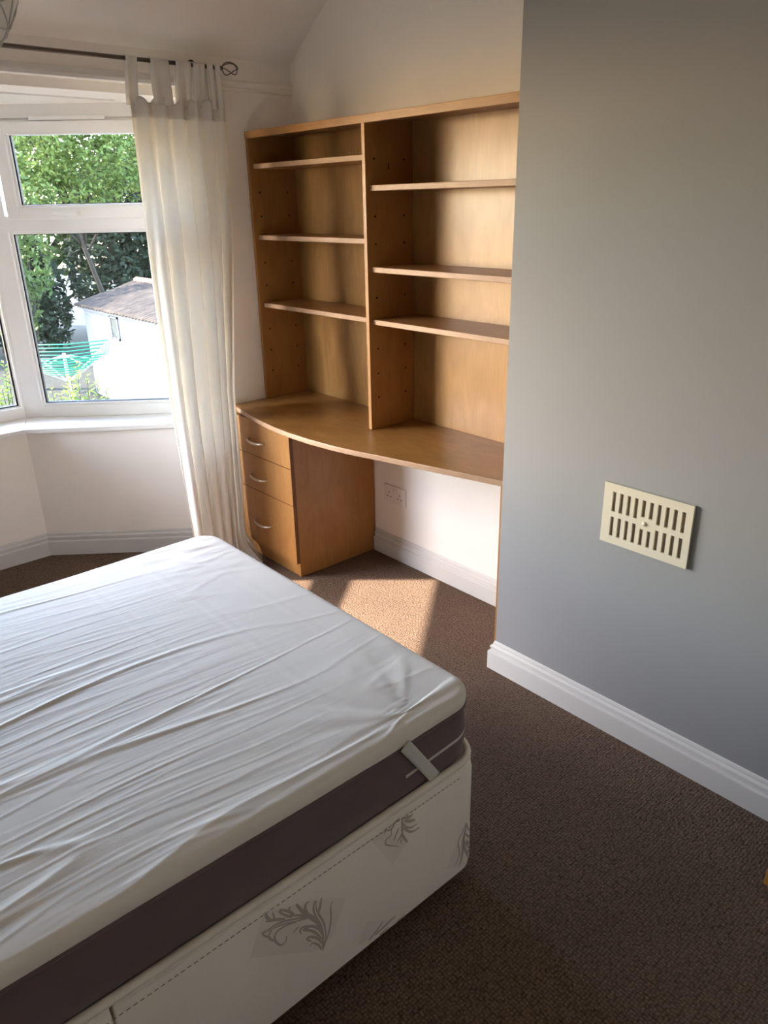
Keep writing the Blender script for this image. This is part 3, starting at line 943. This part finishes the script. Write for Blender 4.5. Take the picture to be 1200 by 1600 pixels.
mslab(((.02, .548, .004), (.008, .552, .004), (.006, .558, .004), (.012, .566, .004), (.03, .570, .004))).build('top_panel', 'mattress_cream', mt, True, 60)
def loop_tube(z, r, ins, k):
    base = rrect(BX0 + ins, BX1 - ins, BY0 + ins, BY1 - ins, .07, 8)
    pts = []
    for i, p in enumerate(base):
        q = base[(i + 1) % len(base)]
        L = math.hypot(q[0] - p[0], q[1] - p[1]); m_ = max(1, int(L / .05))
        for j in range(m_):
            x, y = lerp(p[0], q[0], j / m_), lerp(p[1], q[1], j / m_)
            pts.append((x, y, z + k * wav(x, y, z * 9) + .018 * max(0, (.6 - x) / 1.4)))
    pts.append(pts[0])
    return MB().tube(pts, r, 8, cap=False)
loop_tube(.401, .0090, -.006, .004).build('lower_piping', 'mattress_cream', mt, True)
loop_tube(.543, .005, .001, .004).build('upper_piping', 'mattress_border', mt, True)
tp = MB()
def ribf(u, v):
    s = u * .30
    x = .862 + s; z = .462 + .02 * u + (v - .5) * .008
    y = BY0 - .0035
    c0 = BX1 - .075
    if x > c0:
        th = min((x - c0) / .078, PI / 2)
        ex = max(0, (x - c0) - .078 * PI / 2)
        x = c0 + .0785 * math.sin(th); y = BY0 + .075 - .0785 * math.cos(th) + ex
    return (x, y, z)
tp.grid(ribf, 40, 1).build('edge_tape', 'elastic_grey', mt, True)

# mattress protector: crinkled sheet following the top
pr_ = thing('mattress_protector', (.13, 1.545, .55), 'crinkled white mattress protector sheet with a grey corner strap', 'bedding')
NX, NY = 190, 600
def ridge(x, y, k): return 1 - abs(noise.noise(Vector((x, y, k)))) * 2
def wrinkle(x, y):
    # long creases along the bed, fading into smooth cloth near the foot and window end
    sm = max(0, min(1, (0.82 - x) / .45 + .12 + .25 * noise.noise(Vector((x * 3, y * 3, 4)))))
    far = max(0, min(1, (2.06 - y) / .5))
    bend = .05 * noise.noise(Vector((x * 1.6, y * 1.3, 7)))
    yy = y + bend + .02 * x
    h = 0
    r1 = ridge(x * 1.1, yy * 8, 1.0); h += .0040 * (max(0, r1 - .84) / .16) ** 1.3
    r2 = ridge(x * 1.8, yy * 19, 2.0); h += .0010 * (max(0, r2 - .70) / .30) ** 1.2
    r3 = ridge(x * 3.0, yy * 42, 5.0); h += .0006 * (max(0, r3 - .5) / .5)
    r4 = ridge(x * 5.0, yy * 85, 8.0); h += .0003 * r4
    h *= (.15 + .85 * sm) * (.6 + .4 * far)
    # puckers around the near right corner
    dc = math.hypot(x - 1.0, y - 1.05)
    k = max(0, 1 - dc / .34)
    a = math.atan2(y - .98, x - .9)
    h += k * .0085 * max(0, noise.noise(Vector((a * 4.5, dc * 3, 3.3))) + .1)
    h += k * .003 * ridge(x * 9, y * 9, 9.0) * .6
    # puckers at the far foot corner
    dc = math.hypot(x - .98, y - 2.08)
    k = max(0, 1 - dc / .32)
    h += k * .005 * ridge(x * 9 + y * 5, y * 22, 6.0) * .6
    # quilting seams
    for q in (.30, .62, .80, .96):
        h -= .0005 * math.exp(-((x - q - .008 * math.sin(y * 5)) / .006) ** 2)
    return h
def prot(u, v):
    r = .075
    x = lerp(BX0, BX1, u); y = lerp(BY0, BY1, v)
    # distance to the rounded rectangle's edge
    e = .004
    X0, X1, Y0, Y1 = BX0 - e, BX1 + e, BY0 - e, BY1 + e
    # squash the grid corners onto the rounded corner
    for cx, sx in ((X1 - r, 1), (X0 + r, -1)):
        for cy, sy in ((Y1 - r, 1), (Y0 + r, -1)):
            dx, dy = (x - cx) * sx, (y - cy) * sy
            if dx > 0 and dy > 0:
                m_ = max(dx, dy); l = math.hypot(dx, dy)
                if l > 1e-9:
                    f_ = m_ / l
                    x = cx + sx * dx * f_; y = cy + sy * dy * f_
    d = min(x - X0, X1 - x, y - Y0, Y1 - y)
    for cx, sx in ((X1 - r, 1), (X0 + r, -1)):
        for cy, sy in ((Y1 - r, 1), (Y0 + r, -1)):
            dx, dy = (x - cx) * sx, (y - cy) * sy
            if dx > 0 and dy > 0:
                d = r - math.hypot(dx, dy)
    d = max(d, 0)
    roll = .020
    if d < roll:
        k = 1 - d / roll
        z = -.018 * (1 - math.sqrt(max(0, 1 - k * k)))
    else:
        z = 0
    cr = min(1, d / .35)
    tilt = .018 * max(0, (.6 - x) / 1.4)
    z = .580 + z + .012 * cr * (2 - cr) + wrinkle(x, y) * min(1, d / .03) + tilt
    return (x, y, z)
us = MB()
# denser rows near the rim
def warp(t_): return t_
us.grid(lambda u, v: prot(u, v), NX, NY)
# hanging rim below the roll
W_ = NX + 1
bnd = [i for i in range(NX)] + [j * W_ + NX for j in range(NY)] + [NY * W_ + i for i in range(NX, 0, -1)] + [j * W_ for j in range(NY, 0, -1)]
top = [us.v[i] for i in bnd]
cxm, cym = .13, 1.545
def hem(p, k):
    x, y, z = p
    dz = .030 + .006 * wav(x, y, 2.0) + .002 * noise.noise(Vector((x * 14, y * 14, 1)))
    sx = 1 if x > BX0 + .2 else 1
    bul = .0025 * math.sin(k * PI)
    nx, ny = x - max(BX0 + .08, min(BX1 - .08, x)), y - max(BY0 + .08, min(BY1 - .08, y))
    l = math.hypot(nx, ny) or 1
    return (x + nx / l * bul, y + ny / l * bul, z - dz * k)
rings = [[hem(p, k) for p in top] for k in (0, .25, .5, .75, 1)]
n_ = len(top)
o0 = len(us.v)
us.v += [p for r in rings for p in r]
for i in range(4):
    for k in range(n_):
        us.f.append((o0 + i * n_ + (k + 1) % n_, o0 + i * n_ + k, o0 + (i + 1) * n_ + k, o0 + (i + 1) * n_ + (k + 1) % n_)); us.mi.append(0)
sheet = us.build('sheet', 'sheet_white', pr_, True)
bm = bmesh.new(); bm.from_mesh(sheet.data); bmesh.ops.remove_doubles(bm, verts=bm.verts, dist=1e-5); bmesh.ops.recalc_face_normals(bm, faces=bm.faces); bm.to_mesh(sheet.data); bm.free()
sheet.data.polygons.foreach_set('use_smooth', [True] * len(sheet.data.polygons))
hemt = MB()
hp = [(x, y, z + .002) for x, y, z in rings[4]]
hemt.tube(hp[::3] + [hp[0]], .0026, 6, cap=False)
hemt.build('hem', 'sheet_white', pr_, True)
# elastic strap over the near right corner
sp = MB()
a0 = Vector((.855, BY0 - .0095, .553)); a1 = Vector((.950, BY0 - .0055, .408))
dd = (a1 - a0).normalized(); wv_ = Vector((dd.z, 0, -dd.x)) * .0145
def stf(u, v):
    p = a0.lerp(a1, v) + wv_ * (u - .5) * 2
    return (p.x, p.y - .001 * math.sin(v * PI), p.z)
stp = sp.grid(stf, 4, 10).build('corner_strap', 'elastic_grey', pr_, True)
md = stp.modifiers.new('thick', 'SOLIDIFY'); md.thickness = .0014; md.offset = 0

# ------------------------------------------------------------------ garden
GZ = -2.6
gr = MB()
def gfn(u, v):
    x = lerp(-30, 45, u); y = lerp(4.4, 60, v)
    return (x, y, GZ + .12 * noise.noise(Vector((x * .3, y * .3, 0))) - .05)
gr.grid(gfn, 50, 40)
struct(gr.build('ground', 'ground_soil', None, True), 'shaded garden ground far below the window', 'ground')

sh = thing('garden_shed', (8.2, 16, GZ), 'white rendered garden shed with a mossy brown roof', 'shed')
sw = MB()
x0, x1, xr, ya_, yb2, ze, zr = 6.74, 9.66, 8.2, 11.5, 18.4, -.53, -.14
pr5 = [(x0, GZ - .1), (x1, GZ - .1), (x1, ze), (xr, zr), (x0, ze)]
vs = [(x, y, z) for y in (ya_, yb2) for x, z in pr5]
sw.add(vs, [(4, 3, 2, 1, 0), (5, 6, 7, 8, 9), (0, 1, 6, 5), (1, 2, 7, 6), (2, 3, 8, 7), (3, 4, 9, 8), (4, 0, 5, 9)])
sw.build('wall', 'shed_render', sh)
sl_ = (zr - ze) / (xr - x0)
for sg in (1, -1):
    def rf(u, v, sg=sg):
        s = u * 1.62
        x = xr - sg * s; z = zr + .05 - s * sl_ + .012 * math.cos(v * 2 * PI * 46)
        y = lerp(ya_ - .1, yb2 + .12, v)
        return (x, y, z + .012 * noise.noise(Vector((x * 3, y * 3, 0))))
    o = MB().grid(rf, 14, 368).build('roof_sheet', 'shed_roof', sh, True)
    md = o.modifiers.new('thick', 'SOLIDIFY'); md.thickness = .03
MB().tube([(xr, ya_ - .1, zr + .06), (xr, yb2 + .12, zr + .06)], .09, 8).build('ridge', 'shed_ridge', sh, True)
MB().box(x0 - .09, x0 - .05, ya_ - .1, yb2 + .12, ze - .06, ze + .03).build('fascia', 'shed_render', sh)
wf = MB()
for a in ((16.45, 16.49, -1.13, -.62), (16.83, 16.87, -1.13, -.62), (16.45, 16.87, -1.13, -1.09), (16.45, 16.87, -.66, -.62)):
    wf.box(x0 - .03, x0 + .01, *a)
wfo = wf.build('window_frame', 'shed_render', sh)
MB().box(x0 - .012, x0 - .001, 16.49, 16.83, -1.09, -.66).build('pane', 'shed_glass', wfo)

# rotary clothes dryer
rc = Vector((4.10, 12.34, 0))
ra = thing('rotary_clothes_line', (rc.x, rc.y, GZ), 'green rotary clothes line on a white pole beside the shed', 'clothes line')
hubz, tipz, RL = -.98, -.46, .95
MB().tube([(rc.x, rc.y, GZ), (rc.x, rc.y, -.52)], .025, 10).build('pole', 'pole_white', ra, True)
tips = []
for k in range(4):
    a = .35 + k * PI / 2
    tip = (rc.x + RL * math.cos(a), rc.y + RL * math.sin(a), tipz)
    tips.append(tip)
    MB().tube([(rc.x, rc.y, hubz), tip], .014, 8).build('arm', 'pole_white', ra, True)
    mid_ = tuple(lerp(p, q, .55) for p, q in zip((rc.x, rc.y, hubz), tip))
    MB().tube([(rc.x, rc.y, -.55), mid_], .010, 8).build('strut', 'pole_white', ra, True)
ln = MB()
for j in range(1, 9):
    f_ = .25 + j / 8 * .75
    for k in range(4):
        p = [lerp(c, q, f_) for c, q in zip((rc.x, rc.y, hubz), tips[k])]
        q = [lerp(c, q2, f_) for c, q2 in zip((rc.x, rc.y, hubz), tips[(k + 1) % 4])]
        m_ = [(a + b) / 2 for a, b in zip(p, q)]; m_[2] -= .03
        ln.tube([p, m_, q], .010, 5)
part(ln.build('lines', 'line_green', ra, True), 'green plastic washing lines')

def leaf_cloud(centres, n, size, flat=.25, surface=.75, droop=0.0, seed=1):
    rnd = random.Random(seed)
    mb = MB()
    ws = [c[3] * c[4] * c[5] for c in centres]
    tot = sum(ws)
    for c, w in zip(centres, ws):
        for _ in range(int(n * w / tot)):
            while True:
                d = Vector((rnd.uniform(-1, 1), rnd.uniform(-1, 1), rnd.uniform(-1, 1)))
                if .001 < d.length <= 1: break
            rad = surface + (1 - surface) * rnd.random() if rnd.random() < .75 else rnd.random()
            d = d.normalized() * rad
            nz = 1 + .28 * noise.noise(Vector((d.x * 3 + c[0], d.y * 3 + c[1], d.z * 3)))
            p = Vector((c[0] + d.x * c[3] * nz, c[1] + d.y * c[4] * nz, c[2] + d.z * c[5] * nz))
            s = size * rnd.uniform(.6, 1.35)
            a = Vector((rnd.gauss(0, 1), rnd.gauss(0, 1), rnd.gauss(0, .6) - droop)).normalized()
            b = a.cross(Vector((rnd.gauss(0, 1), rnd.gauss(0, 1), rnd.gauss(0, 1)))).normalized()
            mb.add([p - a * s, p + b * s * .42, p + a * s, p - b * s * .42], [(0, 1, 2, 3)])
    return mb
def tree(name, label, base, crown, n, size, mat, trunk_r, seed, droop=0.0, group='trees behind the shed'):
    tr_ = thing(name, base, label, 'tree', group)
    top_ = max(c[2] for c in crown)
    mb = MB()
    b = Vector(base)
    lean_ = Vector((crown[0][0], crown[0][1], top_))
    mb.tube([b, b.lerp(lean_, .35), b.lerp(lean_, .8)], [trunk_r, trunk_r * .75, trunk_r * .3], 8)
    rnd = random.Random(seed)
    for c in crown:
        s = b.lerp(lean_, rnd.uniform(.3, .55))
        e = Vector((c[0], c[1], c[2]))
        mb.tube([s, s.lerp(e, .5) + Vector((0, 0, .2)), e], [trunk_r * .45, trunk_r * .3, trunk_r * .1], 6)
    mb.build('trunk', 'bark', tr_, True)
    part(leaf_cloud(crown, n, size, droop=droop, seed=seed).build('foliage', mat, tr_), None, 'stuff')
    return tr_
tree('leafy_tree', 'bright green leafy tree filling the upper window pane', (9.4, 22.6, GZ),
     [(7.2, 21.6, 3.4, 1.5, 1.3, 1.3), (8.9, 21.4, 3.2, 1.6, 1.3, 1.4), (8.0, 21.8, 2.2, 1.6, 1.2, .9), (10.4, 21.6, 3.0, 1.4, 1.2, 1.3), (8.4, 21.6, 4.6, 1.8, 1.5, 1.2), (6.3, 22.2, 2.4, 1.1, 1.0, 1.1)], 20000, .075, 'leaf_bright', .09, 11)
tree('drooping_tree', 'loose pale green tree at the left side of the lower pane', (5.9, 20.0, GZ),
     [(6.05, 19.3, .9, .5, .5, 1.4), (5.6, 19.6, -.4, .55, .5, 1.2), (4.7, 19.5, .7, .8, .7, 1.3)], 3600, .085, 'leaf_mid', .12, 12, .6)
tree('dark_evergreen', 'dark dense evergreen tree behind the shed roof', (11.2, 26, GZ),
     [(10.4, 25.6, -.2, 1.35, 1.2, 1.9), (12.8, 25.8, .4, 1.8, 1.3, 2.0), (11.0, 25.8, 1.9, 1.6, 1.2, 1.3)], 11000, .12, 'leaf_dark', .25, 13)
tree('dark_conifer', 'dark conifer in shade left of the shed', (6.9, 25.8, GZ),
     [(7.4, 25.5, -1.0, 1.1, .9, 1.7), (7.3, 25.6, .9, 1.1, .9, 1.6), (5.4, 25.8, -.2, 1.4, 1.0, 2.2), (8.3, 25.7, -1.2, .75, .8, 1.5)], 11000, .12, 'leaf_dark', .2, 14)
tree('tall_backdrop_tree', 'tall mid green tree rising behind the evergreens', (10.0, 31.5, GZ),
     [(8.5, 31, 2.5, 4.0, 1.6, 4.2), (13.0, 31, 2.5, 3.8, 1.6, 4.4), (5.0, 31, 2.0, 3.4, 1.6, 4.4), (16.5, 31, 2.0, 3.5, 1.6, 4.2)], 15000, .20, 'leaf_mid', .3, 15)
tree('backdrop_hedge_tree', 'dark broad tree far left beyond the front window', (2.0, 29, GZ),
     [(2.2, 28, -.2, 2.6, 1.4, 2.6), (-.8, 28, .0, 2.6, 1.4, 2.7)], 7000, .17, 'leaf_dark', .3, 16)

def shrub(name, label, base, stems, seed, mat='leaf_shrub', group='shrubs below the window'):
    o = thing(name, base, label, 'shrub', group)
    rnd = random.Random(seed)
    sm, lf = MB(), MB()
    for (tx, ty, tz) in stems:
        b = Vector((base[0] + (tx - base[0]) * .3, base[1] + (ty - base[1]) * .3, base[2]))
        t_ = Vector((tx, ty, tz))
        mid_ = b.lerp(t_, .6) + Vector((rnd.uniform(-.06, .06), rnd.uniform(-.06, .06), 0))
        sm.tube([b, mid_, t_], [.012, .008, .003], 5)
        L = (t_ - mid_).length
        k = 0
        while k * .035 < 1.05:
            p = t_ + (mid_ - t_).normalized() * (k * .035)
            for _ in range(2):
                a = rnd.uniform(0, 2 * PI)
                d = Vector((math.cos(a), math.sin(a), rnd.uniform(.2, .9))).normalized()
                s = rnd.uniform(.06, .10) * (1 if k > 2 else .6)
                sd = d.cross(Vector((0, 0, 1))).normalized()
                up_ = sd.cross(d)
                lf.add([p, p + d * s * .5 + sd * s * .2 + up_ * .008, p + d * s, p + d * s * .5 - sd * s * .2 + up_ * .008], [(0, 1, 2, 3)])
            k += 1
    sm.build('stems', 'bark', o, True)
    part(lf.build('foliage', mat, o), None, 'stuff')
rnd = random.Random(3)
st_ = [(2.07, 6.69, .16), (2.13, 6.7, .10), (2.20, 6.66, .25), (2.29, 6.62, .36), (2.26, 6.75, .22), (2.35, 6.6, .24), (2.42, 6.58, .17), (2.02, 6.75, .05), (2.48, 6.56, .10), (2.16, 6.6, .0), (2.36, 6.7, .05), (2.55, 6.6, .0), (2.25, 6.85, .12), (2.08, 6.9, .12)]
shrub('leafy_shrub', 'sunlit leafy shrub below the right bay window', (2.25, 6.72, GZ), st_, 21)
st_ = [(1.74 + rnd.uniform(-.3, .12), 6.85 + rnd.uniform(-.2, .25), .28 + rnd.uniform(-.3, .16)) for _ in range(16)]
shrub('leafy_shrub', 'sunlit leafy shrub seen through the front window at the left edge', (1.65, 6.9, GZ), st_, 22)
